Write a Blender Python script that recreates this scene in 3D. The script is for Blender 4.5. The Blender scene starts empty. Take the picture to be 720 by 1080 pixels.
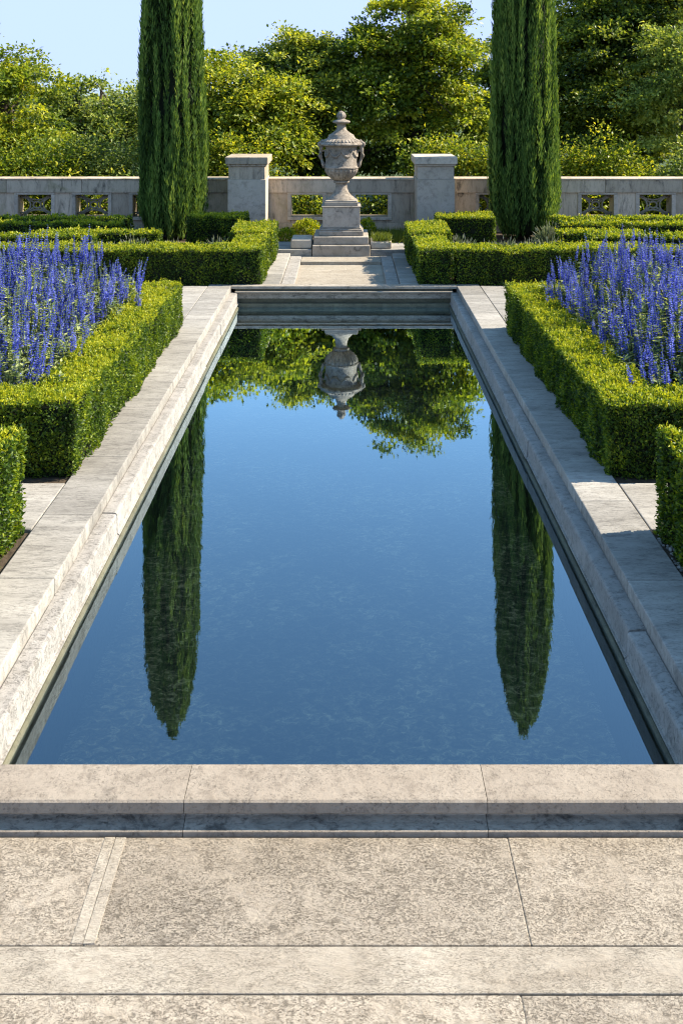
import bpy, bmesh, math, random
import numpy as np
from mathutils import Vector, Matrix

random.seed(7)
RNG = np.random.default_rng(11)
C = bpy.context.scene.collection
scn = bpy.context.scene
R = math.radians

# ------------------------------------------------------------------ helpers
class Acc:
    """collects verts / faces / material slots / tint and links them as ONE mesh object"""
    def __init__(self):
        self.v, self.f, self.m, self.t, self.s, self.n = [], [], [], [], [], 0
    def add(self, verts, faces, mat=0, tint=0.5, smooth=False):
        verts = np.asarray(verts, np.float32).reshape(-1, 3)
        self.v.append(verts)
        t = np.broadcast_to(np.asarray(tint, np.float32), (len(verts),)) if np.ndim(tint) == 0 else np.asarray(tint, np.float32)
        self.t.append(t)
        if isinstance(faces, np.ndarray):
            groups = [faces]
        else:
            d = {}
            for f in faces:
                d.setdefault(len(f), []).append(f)
            groups = [np.asarray(g, np.int64) for g in d.values()]
        for g in groups:
            if len(g):
                self.f.append(g + self.n)
                self.m.append(np.full(len(g), mat, np.int32))
                self.s.append(np.full(len(g), smooth, bool))
        self.n += len(verts)
    def box(self, x0, x1, y0, y1, z0, z1, b=0.0, mat=0, tint=0.5, jit=0.0):
        if b <= 0:
            v = [(x, y, z) for z in (z0, z1) for y in (y0, y1) for x in (x0, x1)]
            f = [(0, 2, 3, 1), (4, 5, 7, 6), (0, 1, 5, 4), (2, 6, 7, 3), (0, 4, 6, 2), (1, 3, 7, 5)]
            self.add(v, f, mat, tint)
            return
        bm = bmesh.new()
        bmesh.ops.create_cube(bm, size=1.0)
        for q in bm.verts:
            q.co = Vector((x0 if q.co.x < 0 else x1, y0 if q.co.y < 0 else y1, z0 if q.co.z < 0 else z1))
            if jit:
                q.co += Vector((random.uniform(-jit, jit), random.uniform(-jit, jit), random.uniform(-jit, jit) * 0.4))
        bmesh.ops.bevel(bm, geom=list(bm.edges), offset=b, segments=2, affect='EDGES', profile=0.5)
        bm.verts.index_update()
        self.add([tuple(q.co) for q in bm.verts], [tuple(w.index for w in q.verts) for q in bm.faces], mat, tint, False)
        bm.free()
    def tube(self, pts, rad, n=8, mat=0, tint=0.5, cap=True):
        pts = [Vector(p) for p in pts]
        vs, fs = [], []
        prev = None
        for i, p in enumerate(pts):
            d = (pts[min(i + 1, len(pts) - 1)] - pts[max(i - 1, 0)]).normalized()
            a = prev if prev is not None else (Vector((1, 0, 0)) if abs(d.x) < 0.8 else Vector((0, 1, 0)))
            u = (a - d * a.dot(d)).normalized()
            w = d.cross(u)
            prev = u
            r = rad[i] if hasattr(rad, '__len__') else rad
            for k in range(n):
                th = 2 * math.pi * k / n
                vs.append(p + u * (math.cos(th) * r) + w * (math.sin(th) * r))
        for i in range(len(pts) - 1):
            for k in range(n):
                k2 = (k + 1) % n
                fs.append((i * n + k, i * n + k2, (i + 1) * n + k2, (i + 1) * n + k))
        if cap:
            fs.append(tuple(reversed(range(n))))
            fs.append(tuple((len(pts) - 1) * n + k for k in range(n)))
        self.add([tuple(q) for q in vs], fs, mat, tint, True)
    def lathe(self, prof, c=(0, 0, 0), n=64, mod=None, mat=0, tint=0.5):
        m = len(prof)
        vs, fs = [], []
        for i, (r, z) in enumerate(prof):
            for k in range(n):
                th = 2 * math.pi * k / n
                rr = r * (mod(i / (m - 1), th, z) if mod else 1.0)
                vs.append((c[0] + rr * math.cos(th), c[1] + rr * math.sin(th), c[2] + z))
        for i in range(m - 1):
            for k in range(n):
                k2 = (k + 1) % n
                fs.append((i * n + k, i * n + k2, (i + 1) * n + k2, (i + 1) * n + k))
        if prof[-1][0] > 1e-4: fs.append(tuple((m - 1) * n + k for k in range(n)))
        if prof[0][0] > 1e-4: fs.append(tuple(reversed(range(n))))
        self.add(vs, fs, mat, tint, True)
    def build(self, name, mats, parent=None, loc=(0, 0, 0), angle=None):
        V = np.concatenate(self.v); T = np.concatenate(self.t)
        V = V - np.asarray(loc, np.float32)
        me = bpy.data.meshes.new(name)
        me.vertices.add(len(V)); me.vertices.foreach_set('co', V.ravel())
        loops = np.concatenate([g.ravel() for g in self.f])
        sizes = np.concatenate([np.full(len(g), g.shape[1], np.int32) for g in self.f])
        starts = np.concatenate([[0], np.cumsum(sizes)[:-1]]).astype(np.int32)
        me.loops.add(len(loops)); me.loops.foreach_set('vertex_index', loops.astype(np.int32))
        me.polygons.add(len(sizes)); me.polygons.foreach_set('loop_start', starts)
        me.polygons.foreach_set('material_index', np.concatenate(self.m))
        me.polygons.foreach_set('use_smooth', np.concatenate(self.s))
        at = me.attributes.new('tint', 'FLOAT', 'POINT'); at.data.foreach_set('value', T.astype(np.float32))
        me.update(calc_edges=True); me.validate()
        for m in (mats if isinstance(mats, (list, tuple)) else [mats]):
            me.materials.append(m)
        if angle is not None:
            me.set_sharp_from_angle(angle=R(angle))
        o = bpy.data.objects.new(name, me); C.objects.link(o)
        if parent is not None:
            o.parent = parent
            o.location = Vector(loc) - Vector(parent.location) if loc != (0, 0, 0) else -Vector(parent.location)
        else:
            o.location = loc
        return o

def empty(name, loc=(0, 0, 0)):
    o = bpy.data.objects.new(name, None); C.objects.link(o); o.location = loc
    o.empty_display_size = 0.1
    return o
def tag(o, label, cat, group=None):
    o['label'] = label; o['category'] = cat
    if group: o['group'] = group
    return o
def struct(o, kind='structure', label=None):
    o['kind'] = kind
    if label: o['label'] = label
    return o

def unit(a):
    return a / np.maximum(np.linalg.norm(a, axis=-1, keepdims=True), 1e-9)
def leaves(acc, P, D, N, L, W, tint, fold=0.25, mat=0):
    n = len(P)
    D = unit(D); S = unit(np.cross(D, N)); N = np.cross(S, D)
    L = np.broadcast_to(np.asarray(L, float), (n,))[:, None]; W = np.broadcast_to(np.asarray(W, float), (n,))[:, None]
    mid = P + D * L * 0.45
    V = np.empty((n, 4, 3))
    V[:, 0] = P; V[:, 1] = mid + S * W * 0.5 + N * W * fold; V[:, 2] = P + D * L; V[:, 3] = mid - S * W * 0.5 + N * W * fold
    F = np.arange(n * 4).reshape(n, 4)
    acc.add(V.reshape(-1, 3), F, mat, np.repeat(tint, 4))
def noise3(P, f, seed):
    r = np.random.default_rng(seed)
    out = np.zeros(len(P))
    for k in range(5):
        d = unit(r.normal(size=3)) * f * (0.7 + 0.35 * k)
        out += np.sin(P @ d + r.uniform(0, 6.28)) / 5 ** 0.5
    return out

# ------------------------------------------------------------------ materials
def new_mat(name):
    m = bpy.data.materials.new(name); m.use_nodes = True
    nt = m.node_tree; nt.nodes.clear()
    out = nt.nodes.new('ShaderNodeOutputMaterial')
    return m, nt, out
def nd(nt, t, **kw):
    n = nt.nodes.new(t)
    for k, v in kw.items(): setattr(n, k, v)
    return n
def ramp(nt, fac, stops):
    r = nd(nt, 'ShaderNodeValToRGB')
    e = r.color_ramp.elements
    e[0].position, e[0].color = stops[0][0], (*stops[0][1], 1)
    e[1].position, e[1].color = stops[-1][0], (*stops[-1][1], 1)
    for p, c in stops[1:-1]:
        q = e.new(p); q.color = (*c, 1)
    nt.links.new(fac, r.inputs[0])
    return r.outputs[0]
def mixc(nt, fac, a, b, mode='MIX'):
    n = nd(nt, 'ShaderNodeMix', data_type='RGBA', blend_type=mode)
    if hasattr(fac, 'links'): nt.links.new(fac, n.inputs[0])
    else: n.inputs[0].default_value = fac
    for i, x in ((6, a), (7, b)):
        if hasattr(x, 'links'): nt.links.new(x, n.inputs[i])
        else: n.inputs[i].default_value = (*x, 1)
    return n.outputs[2]
def mth(nt, op, a, b=0.0, clamp=False):
    n = nd(nt, 'ShaderNodeMath', operation=op); n.use_clamp = clamp
    for i, x in enumerate((a, b)):
        if hasattr(x, 'links'): nt.links.new(x, n.inputs[i])
        else: n.inputs[i].default_value = x
    return n.outputs[0]
def noise(nt, vec, scale, detail=6, rough=0.6, dist=0.0, sc=(1, 1, 1)):
    mp = nd(nt, 'ShaderNodeMapping'); mp.inputs['Scale'].default_value = sc
    nt.links.new(vec, mp.inputs[0])
    n = nd(nt, 'ShaderNodeTexNoise'); nt.links.new(mp.outputs[0], n.inputs['Vector'])
    n.inputs['Scale'].default_value = scale; n.inputs['Detail'].default_value = detail
    n.inputs['Roughness'].default_value = rough; n.inputs['Distortion'].default_value = dist
    return n.outputs[0]
def step(nt, x, lo, hi):
    n = nd(nt, 'ShaderNodeMapRange'); n.interpolation_type = 'SMOOTHSTEP'
    nt.links.new(x, n.inputs[0]); n.inputs[1].default_value = lo; n.inputs[2].default_value = hi
    return n.outputs[0]

def stone(name, light, mid, dark, pit=0.5, big=1.2, fine=22, streak=(1, 1, 1), stain=0.5, moss=0.0, bump=0.35, rough=0.85, stain_col=(0.045, 0.042, 0.038), tintamt=0.3, pc=0.0):
    m, nt, out = new_mat(name)
    pos = nd(nt, 'ShaderNodeNewGeometry').outputs['Position']
    at = nd(nt, 'ShaderNodeAttribute', attribute_name='tint').outputs['Fac']
    # every stone has its own patch of texture
    cv = nd(nt, 'ShaderNodeCombineXYZ'); nt.links.new(mth(nt, 'MULTIPLY', at, 37.0), cv.inputs[2]); nt.links.new(mth(nt, 'MULTIPLY', at, 11.0), cv.inputs[0])
    ad = nd(nt, 'ShaderNodeVectorMath', operation='ADD'); nt.links.new(pos, ad.inputs[0]); nt.links.new(cv.outputs[0], ad.inputs[1])
    p = ad.outputs[0]
    n1 = noise(nt, p, big, 8, 0.62, 0.6, streak)
    n2 = noise(nt, p, fine, 8, 0.7, 0.3, streak)
    n3 = noise(nt, p, fine * 4.5, 6, 0.75, 0.5, streak)
    n4 = noise(nt, p, big * 2.6, 6, 0.7, 1.0, streak)
    col = ramp(nt, n1, [(0.3, mid), (0.5, tuple((a + b) / 2 for a, b in zip(light, mid))), (0.68, light)])
    col = mixc(nt, mth(nt, 'MULTIPLY', step(nt, n2, 0.48, 0.68), 0.5), col, dark)
    n5 = noise(nt, p, fine * 1.7, 9, 0.82, 0.7, streak)
    pits = mth(nt, 'MULTIPLY', mth(nt, 'MAXIMUM', step(nt, n3, 0.52 - pc, 0.70 - pc), mth(nt, 'MULTIPLY', step(nt, n5, 0.54 - pc, 0.68 - pc), 0.8)), mth(nt, 'MULTIPLY', step(nt, n4, 0.34 - pc, 0.60 - pc), pit))
    col = mixc(nt, pits, col, tuple(c * 0.45 for c in dark))
    st = mth(nt, 'MULTIPLY', mth(nt, 'MULTIPLY', step(nt, n4, 0.52, 0.72), step(nt, n2, 0.3, 0.6)), stain)
    col = mixc(nt, st, col, stain_col)
    # per stone brightness
    hv = nd(nt, 'ShaderNodeHueSaturation'); nt.links.new(col, hv.inputs['Color'])
    nt.links.new(mth(nt, 'ADD', mth(nt, 'MULTIPLY', at, tintamt), 1.0 - tintamt / 2), hv.inputs['Value'])
    col = hv.outputs[0]
    if moss > 0:
        nm = noise(nt, p, 1.7, 7, 0.65, 0.4)
        col = mixc(nt, mth(nt, 'MULTIPLY', step(nt, nm, 0.53, 0.72), moss), col, (0.13, 0.13, 0.025))
    bs = nd(nt, 'ShaderNodeBsdfPrincipled'); nt.links.new(col, bs.inputs['Base Color'])
    bs.inputs['Roughness'].default_value = rough; bs.inputs['Specular IOR Level'].default_value = 0.25
    h = mth(nt, 'ADD', mth(nt, 'MULTIPLY', n2, 0.6), mth(nt, 'SUBTRACT', mth(nt, 'MULTIPLY', n1, 0.8), mth(nt, 'MULTIPLY', pits, 0.5)))
    bp = nd(nt, 'ShaderNodeBump'); bp.inputs['Strength'].default_value = bump; bp.inputs['Distance'].default_value = 0.02
    nt.links.new(h, bp.inputs['Height']); nt.links.new(bp.outputs[0], bs.inputs['Normal'])
    nt.links.new(bs.outputs[0], out.inputs[0])
    return m

def leaf_mat(name, stops, trans=0.4, rough=0.45, spec=0.35, tcol=(1.15, 1.1, 0.5)):
    m, nt, out = new_mat(name)
    at = nd(nt, 'ShaderNodeAttribute', attribute_name='tint').outputs['Fac']
    col = ramp(nt, at, stops)
    bs = nd(nt, 'ShaderNodeBsdfPrincipled'); nt.links.new(col, bs.inputs['Base Color'])
    bs.inputs['Roughness'].default_value = rough; bs.inputs['Specular IOR Level'].default_value = spec
    tr = nd(nt, 'ShaderNodeBsdfTranslucent')
    nt.links.new(mixc(nt, 1.0, col, tcol, 'MULTIPLY'), tr.inputs[0])
    mx = nd(nt, 'ShaderNodeMixShader'); mx.inputs[0].default_value = trans
    nt.links.new(bs.outputs[0], mx.inputs[1]); nt.links.new(tr.outputs[0], mx.inputs[2])
    nt.links.new(mx.outputs[0], out.inputs[0])
    return m
def flat_mat(name, col, rough=0.9, var=0.3, scale=8, bump=0.0):
    m, nt, out = new_mat(name)
    pos = nd(nt, 'ShaderNodeNewGeometry').outputs['Position']
    n = noise(nt, pos, scale, 8, 0.7)
    c = ramp(nt, n, [(0.3, tuple(x * (1 - var) for x in col)), (0.7, tuple(min(1, x * (1 + var)) for x in col))])
    bs = nd(nt, 'ShaderNodeBsdfPrincipled'); nt.links.new(c, bs.inputs['Base Color']); bs.inputs['Roughness'].default_value = rough
    bs.inputs['Specular IOR Level'].default_value = 0.2
    if bump:
        bp = nd(nt, 'ShaderNodeBump'); bp.inputs['Strength'].default_value = bump; bp.inputs['Distance'].default_value = 0.03
        nt.links.new(n, bp.inputs['Height']); nt.links.new(bp.outputs[0], bs.inputs['Normal'])
    nt.links.new(bs.outputs[0], out.inputs[0])
    return m

M = {}
M['terrace'] = stone('terrace_limestone', (0.425, 0.365, 0.285), (0.31, 0.258, 0.193), (0.195, 0.158, 0.113), pit=0.7, big=1.6, fine=24, streak=(1, 1.4, 1), stain=0.3, bump=0.9, tintamt=0.2, pc=0.02)
M['strip'] = stone('pale_limestone', (0.41, 0.36, 0.285), (0.30, 0.255, 0.195), (0.20, 0.165, 0.12), pit=0.65, big=2.2, fine=24, streak=(1, 2, 1), stain=0.3, bump=0.7, tintamt=0.14, pc=0.01)
M['walk'] = stone('walk_limestone', (0.37, 0.345, 0.30), (0.235, 0.217, 0.187), (0.125, 0.113, 0.098), pit=0.65, big=1.7, fine=12, streak=(0.7, 2.6, 1), stain=0.45, bump=0.5, tintamt=0.4, pc=0.02)
M['ledge'] = stone('ledge_limestone', (0.355, 0.33, 0.295), (0.265, 0.245, 0.215), (0.165, 0.15, 0.13), pit=0.7, big=2.6, fine=12, streak=(1, 1.3, 1), stain=0.45, bump=0.6, stain_col=(0.10, 0.085, 0.06), tintamt=0.14, pc=0.02)
M['lower'] = stone('wet_limestone', (0.16, 0.15, 0.10), (0.085, 0.082, 0.052), (0.04, 0.04, 0.026), pit=0.6, big=2.2, fine=17, stain=0.5, moss=0.25, bump=0.4, rough=0.6)
M['coping'] = stone('coping_limestone', (0.325, 0.275, 0.215), (0.255, 0.21, 0.16), (0.15, 0.12, 0.09), pit=0.65, big=2.2, fine=20, stain=0.3, bump=0.45, tintamt=0.12, pc=0.01)
M['cove'] = stone('stained_cove_limestone', (0.40, 0.35, 0.28), (0.30, 0.26, 0.205), (0.11, 0.095, 0.078), pit=0.7, big=4, fine=20, streak=(.6, 1, 1), stain=0.8, bump=0.5, tintamt=0.1, pc=0.03)
M['wall'] = stone('wall_limestone', (0.60, 0.49, 0.36), (0.42, 0.34, 0.245), (0.23, 0.185, 0.135), pit=0.55, big=0.9, fine=7, streak=(2.2, 2.2, .6), stain=1.0, moss=0.45, bump=0.4, tintamt=0.5)
M['pillar'] = stone('pillar_limestone', (0.56, 0.48, 0.38), (0.41, 0.35, 0.27), (0.23, 0.195, 0.15), pit=0.5, big=1.1, fine=8, stain=0.6, moss=0.1, bump=0.4, tintamt=0.45)
M['urn'] = stone('urn_limestone', (0.42, 0.355, 0.28), (0.22, 0.187, 0.147), (0.085, 0.073, 0.058), pit=0.8, big=4.2, fine=16, stain=1.0, bump=0.8, stain_col=(0.035, 0.03, 0.026), pc=0.02)
M['pedestal'] = stone('pedestal_limestone', (0.42, 0.365, 0.295), (0.28, 0.24, 0.19), (0.14, 0.12, 0.095), pit=0.6, big=2.2, fine=9, stain=0.8, moss=0.1, bump=0.4, tintamt=0.35)
M['lattice'] = stone('lattice_stone', (0.34, 0.30, 0.22), (0.25, 0.22, 0.16), (0.14, 0.12, 0.09), pit=0.5, big=3, fine=18, stain=0.3, bump=0.3)
M['soil'] = flat_mat('bed_soil', (0.075, 0.055, 0.036), scale=30, var=0.5, bump=0.6)
M['ground'] = flat_mat('lawn_ground', (0.05, 0.075, 0.02), scale=6, var=0.4, bump=0.4)
M['bark'] = flat_mat('bark', (0.075, 0.058, 0.042), scale=14, var=0.45, bump=0.6)
M['dark_core'] = flat_mat('light_block_core', (0.012, 0.016, 0.007), scale=30, var=0.4)  # near-black filler for solids added inside the foliage to block light
M['stem'] = flat_mat('green_stem', (0.09, 0.13, 0.05), scale=30, var=0.2)
M['pebble'] = stone('pebble_stone', (0.34, 0.31, 0.27), (0.24, 0.21, 0.18), (0.14, 0.12, 0.10), stain=0.1, tintamt=0.9)
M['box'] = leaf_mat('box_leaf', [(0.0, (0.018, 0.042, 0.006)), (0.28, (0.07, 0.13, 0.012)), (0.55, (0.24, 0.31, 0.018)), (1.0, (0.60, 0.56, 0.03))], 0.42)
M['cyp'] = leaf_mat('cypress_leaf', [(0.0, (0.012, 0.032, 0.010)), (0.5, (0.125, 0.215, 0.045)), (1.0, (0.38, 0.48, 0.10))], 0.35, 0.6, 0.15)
M['treeA'] = leaf_mat('maple_leaf', [(0.0, (0.02, 0.048, 0.008)), (0.45, (0.17, 0.245, 0.024)), (1.0, (0.56, 0.55, 0.05))], 0.5)
M['treeB'] = leaf_mat('dark_tree_leaf', [(0.0, (0.018, 0.044, 0.010)), (0.5, (0.16, 0.22, 0.03)), (1.0, (0.56, 0.55, 0.06))], 0.48)
M['treeC'] = leaf_mat('grey_tree_leaf', [(0.0, (0.028, 0.055, 0.015)), (0.5, (0.17, 0.24, 0.045)), (1.0, (0.52, 0.55, 0.12))], 0.5)
M['shrub'] = leaf_mat('laurel_leaf', [(0.0, (0.025, 0.06, 0.008)), (0.45, (0.19, 0.265, 0.022)), (1.0, (0.62, 0.57, 0.045))], 0.5)
M['sage'] = leaf_mat('salvia_leaf', [(0.0, (0.07, 0.12, 0.035)), (0.5, (0.23, 0.30, 0.12)), (1.0, (0.54, 0.58, 0.25))], 0.45, 0.7, 0.15)
M['blue'] = leaf_mat('salvia_flower', [(0.0, (0.016, 0.026, 0.20)), (0.5, (0.065, 0.09, 0.48)), (1.0, (0.32, 0.36, 0.82))], 0.3, 0.7, 0.1, tcol=(1.0, 1.0, 1.1))
M['lav'] = leaf_mat('lavender_leaf', [(0.0, (0.06, 0.09, 0.035)), (0.6, (0.20, 0.23, 0.11)), (1.0, (0.28, 0.26, 0.24))], 0.3, 0.8, 0.1, tcol=(1, 1, 0.8))
M['grass'] = leaf_mat('grass_blade', [(0.0, (0.06, 0.09, 0.012)), (1.0, (0.20, 0.24, 0.03))], 0.4)

# water: clear, faintly tinted, mirror-like towards the far end
m, nt, out = new_mat('pool_water_surface')
pos = nd(nt, 'ShaderNodeNewGeometry').outputs['Position']
w1 = noise(nt, pos, 5.0, 4, 0.55, 0.2, (0.6, 1.4, 1))
w2 = noise(nt, pos, 26.0, 3, 0.5, 0.2, (0.6, 1.3, 1))
bp = nd(nt, 'ShaderNodeBump'); bp.inputs['Strength'].default_value = 0.018; bp.inputs['Distance'].default_value = 0.008
nt.links.new(mth(nt, 'ADD', w1, mth(nt, 'MULTIPLY', w2, 0.15)), bp.inputs['Height'])
fr = nd(nt, 'ShaderNodeFresnel'); fr.inputs['IOR'].default_value = 1.33; nt.links.new(bp.outputs[0], fr.inputs['Normal'])
gl = nd(nt, 'ShaderNodeBsdfGlossy'); gl.inputs['Roughness'].default_value = 0.0; gl.inputs['Color'].default_value = (0.72, 0.89, 1.0, 1)
nt.links.new(bp.outputs[0], gl.inputs['Normal'])
tp = nd(nt, 'ShaderNodeBsdfTransparent'); tp.inputs['Color'].default_value = (0.80, 0.79, 0.66, 1)
mx = nd(nt, 'ShaderNodeMixShader')
nt.links.new(mth(nt, 'ADD', mth(nt, 'MULTIPLY', fr.outputs[0], 3.4), 0.06, True), mx.inputs[0])
nt.links.new(tp.outputs[0], mx.inputs[1]); nt.links.new(gl.outputs[0], mx.inputs[2]); nt.links.new(mx.outputs[0], out.inputs[0])
M['water'] = m
# pool floor: silt and leaf litter
m, nt, out = new_mat('pool_floor_silt')
pos = nd(nt, 'ShaderNodeNewGeometry').outputs['Position']
a = noise(nt, pos, 17, 9, 0.8, 1.0, (1.0, 1.2, 1)); b = noise(nt, pos, 1.3, 6, 0.6, 0.5)
col = ramp(nt, a, [(0.43, (0.05, 0.05, 0.038)), (0.53, (0.22, 0.185, 0.12)), (0.62, (0.80, 0.66, 0.42))])
col = mixc(nt, step(nt, b, 0.40, 0.60), mixc(nt, 0.72, col, (0.035, 0.035, 0.028)), col)
bs = nd(nt, 'ShaderNodeBsdfPrincipled'); nt.links.new(col, bs.inputs['Base Color']); bs.inputs['Roughness'].default_value = 0.95
nt.links.new(bs.outputs[0], out.inputs[0]); M['floor'] = m

# ------------------------------------------------------------------ layout constants (metres; camera at x=0,y=0,z=2.5, looking +Y)
CX = -0.03                     # pool axis
IN, OUT = 1.385, 1.475         # ledge inner edge / path inner edge (half widths)
WALK = 1.775
Y0, Y1 = 3.69, 13.0            # pool near / far wall
WATER = -0.276

# ------------------------------------------------------------------ ground
a = Acc()
xs = [-3000, CX - OUT - 0.05, CX + OUT + 0.05, 3000]; ys = [-3000, 3.6, 13.1, 3000]
v = [(x, y, -0.14) for y in ys for x in xs]
f = [(j * 4 + i, j * 4 + i + 1, j * 4 + i + 5, j * 4 + i + 4) for j in range(3) for i in range(3) if not (i == 1 and j == 1)]
a.add(v, f); struct(a.build('ground', M['ground']))
a = Acc(); a.box(CX - 1.6, CX + 1.6, 3.5, 13.2, -0.80, -0.72); struct(a.build('pool_floor', M['floor']))
a = Acc(); a.add([(CX - 1.42, 3.6, WATER), (CX + 1.42, 3.6, WATER), (CX + 1.42, 13.03, WATER), (CX - 1.42, 13.03, WATER)], [(0, 1, 2, 3)])
struct(a.build('pool_water', M['water']))

def slab_row(acc, x0, x1, y0, y1, along, lens, z0, z1, gap=0.002, b=0.004, mat=0, jit=0.0012):
    lo, hi = (y0, y1) if along == 'y' else (x0, x1)
    acc.box(x0 + .004, x1 - .004, y0 + .004, y1 - .004, z0 + .002, z1 - .0035, 0, mat, .35)
    p = lo; k = 0
    while p < hi - 0.02:
        L = lens[k % len(lens)] if isinstance(lens, list) else lens * random.uniform(0.75, 1.25)
        q = min(p + L, hi)
        if hi - q < 0.25: q = hi
        t = random.random(); dz = random.uniform(-0.0012, 0.0012)
        if along == 'y': acc.box(x0, x1, p + gap, q, z0, z1 + dz, b, mat, t, jit)
        else: acc.box(p + gap, q, y0, y1, z0, z1 + dz, b, mat, t, jit)
        p = q; k += 1

# front terrace
a = Acc()
slab_row(a, -6.2, 6, 3.027, 3.466, 'x', [1.4, 1.4, 2.6, 1.36, 1.4, 1.4, 1.4], -0.25, -0.085, b=0.004)
slab_row(a, -6, 6, 2.865, 3.0225, 'x', [4.4, 4.0, 4.0], -0.25, -0.084, b=0.003, mat=1)
slab_row(a, -5.9, 6, 2.2, 2.8605, 'x', [2.2, 2.1, 2.1, 1.4, 1.5], -0.25, -0.085, b=0.004)
slab_row(a, -6, 6, 1.2, 2.195, 'x', 1.6, -0.25, -0.085, b=0.004)
slab_row(a, -6, 6, 0.0, 1.195, 'x', 1.6, -0.25, -0.085, b=0.004)
slab_row(a, -6, 6, -2.0, -0.005, 'x', 1.6, -0.25, -0.085, b=0.004)
struct(a.build('terrace', [M['terrace'], M['strip']]))
# pale mortar band over one joint of the terrace
a = Acc(); a.box(-0.838, -0.8015, 3.029, 3.464, -0.2, -0.0822, 0.001, tint=0.9, jit=.001); a.box(-0.7995, -0.763, 3.029, 3.464, -0.2, -0.0824, 0.001, tint=0.85, jit=.001)
struct(a.build('terrace_joint_band', M['strip']))

# side walks, cross walks and the short walks between the hedges
lensL = [0.62, 1.05, 0.78, 0.95, 0.7, 1.1, 0.85, 0.9, 1.0, 0.75, 0.9]
for sgn in (-1, 1):
    a = Acc()
    x0, x1 = sorted((CX + sgn * OUT, CX + sgn * WALK))
    slab_row(a, x0, x1, 3.48, 13.15, 'y', lensL if sgn < 0 else lensL[::-1], -0.25, 0.0, b=0.007)
    struct(a.build('path', M['walk']))
    a = Acc()
    x0, x1 = sorted((CX + sgn * (WALK + 0.006), CX + sgn * 3.9))
    slab_row(a, x0, x1, 5.74, 6.42, 'x', [1.2, 0.9], -0.25, -0.002, b=0.006)
    slab_row(a, x0, x1, 10.82, 11.95, 'x', [0.75, 0.9, 1.0], -0.25, -0.002, b=0.006)
    slab_row(a, x0, x1, 11.955, 13.04, 'x', [0.95, 0.8, 1.0], -0.25, -0.002, b=0.006)
    struct(a.build('path', M['walk']))
# soil of the beds
a = Acc()
for sgn in (-1, 1):
    for (u0, u1, y0, y1) in ((WALK + .006, 7, 6.425, 10.815), (WALK + .006, 6, 3.0, 5.735), (3.905, 7, 5.735, 6.42), (3.905, 7, 10.815, 13.04)):
        x0, x1 = sorted((CX + sgn * u0, CX + sgn * u1)); a.box(x0, x1, y0, y1, -0.2, -0.025)
a.box(-10, -1.16, 13.155, 18.32, -0.2, -0.02); a.box(1.0, 10, 13.155, 18.32, -0.2, -0.02); a.box(-1.155, 0.995, 16.6, 18.32, -0.2, -0.02)
struct(a.build('soil', M['soil']))
# loose pebbles beside the near walk on the right
a = Acc()
for (x0, x1, y0, y1, n) in ((1.76, 2.0, 4.3, 5.72, 700),):
    for k in range(n):
        r = random.uniform(0.007, 0.017); c = Vector((random.uniform(x0, x1), random.uniform(y0, y1), -0.022 + r * 0.3))
        bm = bmesh.new(); bmesh.ops.create_icosphere(bm, subdivisions=1, radius=r)
        sc = Vector((random.uniform(.7, 1.3), random.uniform(.7, 1.3), random.uniform(.5, .8)))
        vv = [(c.x + q.co.x * sc.x, c.y + q.co.y * sc.y, c.z + q.co.z * sc.z) for q in bm.verts]
        bm.verts.index_update()
        a.add(vv, [tuple(w.index for w in q.verts) for q in bm.faces], 0, random.random(), True); bm.free()
struct(a.build('gravel', M['pebble']), 'stuff', 'loose grey pebbles between the stone walk and the near hedge')

# ------------------------------------------------------------------ pool surround
pool = tag(empty('pool_surround', (CX, 8.3, -0.3)), 'long pale stone surround with stepped ledges framing the reflecting pool', 'pool surround')
def profile_run(acc, prof, y0, y1, sgn, mat, tint, mir=CX):
    n = len(prof)
    v = [(mir + sgn * x, y, z) for y in (y0, y1) for x, z in prof]
    fs = []
    for i in range(n):
        j = (i + 1) % n
        q = (i, j, n + j, n + i)
        fs.append(q if sgn > 0 else q[::-1])
    fs.append(tuple(range(n)) if sgn < 0 else tuple(reversed(range(n))))
    fs.append(tuple(reversed(range(n, 2 * n))) if sgn < 0 else tuple(range(n, 2 * n)))
    acc.add(v, fs, mat, tint)
UP = [(OUT - .001, -0.35), (OUT - .001, -0.08), (1.402, -0.082), (1.391, -0.086), (1.386, -0.096), (1.384, -0.205), (1.380, -0.212), (1.372, -0.214), (1.372, -0.224), (1.42, -0.228), (1.42, -0.30)]
LOW = [(OUT - .03, -0.80), (OUT - .03, -0.254), (1.378, -0.254), (1.366, -0.261), (1.362, -0.80)]
MIDP = [(OUT - .04, -0.40), (OUT - .04, -0.229), (1.415, -0.229), (1.415, -0.40)]
for sgn in (-1, 1):
    a = Acc(); y = Y0 + 0.01; k = 0
    while y < Y1 - 0.01:
        L = [1.35, 1.1, 1.25, 1.4, 1.15, 1.3, 1.2, 1.05][(k + (sgn > 0)) % 8]; y2 = min(y + L, Y1)
        if Y1 - y2 < .4: y2 = Y1
        dx, dz = random.uniform(-.005, .005), random.uniform(-.005, .004)
        profile_run(a, [(x + dx, z + dz) for x, z in UP], y, y2 - 0.004, sgn, 0, random.random())
        y = y2; k += 1
    profile_run(a, MIDP, Y0, Y1, sgn, 1, 0.2); profile_run(a, LOW, Y0, Y1, sgn, 1, 0.6)
    a.build('side_ledge', [M['ledge'], M['lower']], pool)
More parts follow.
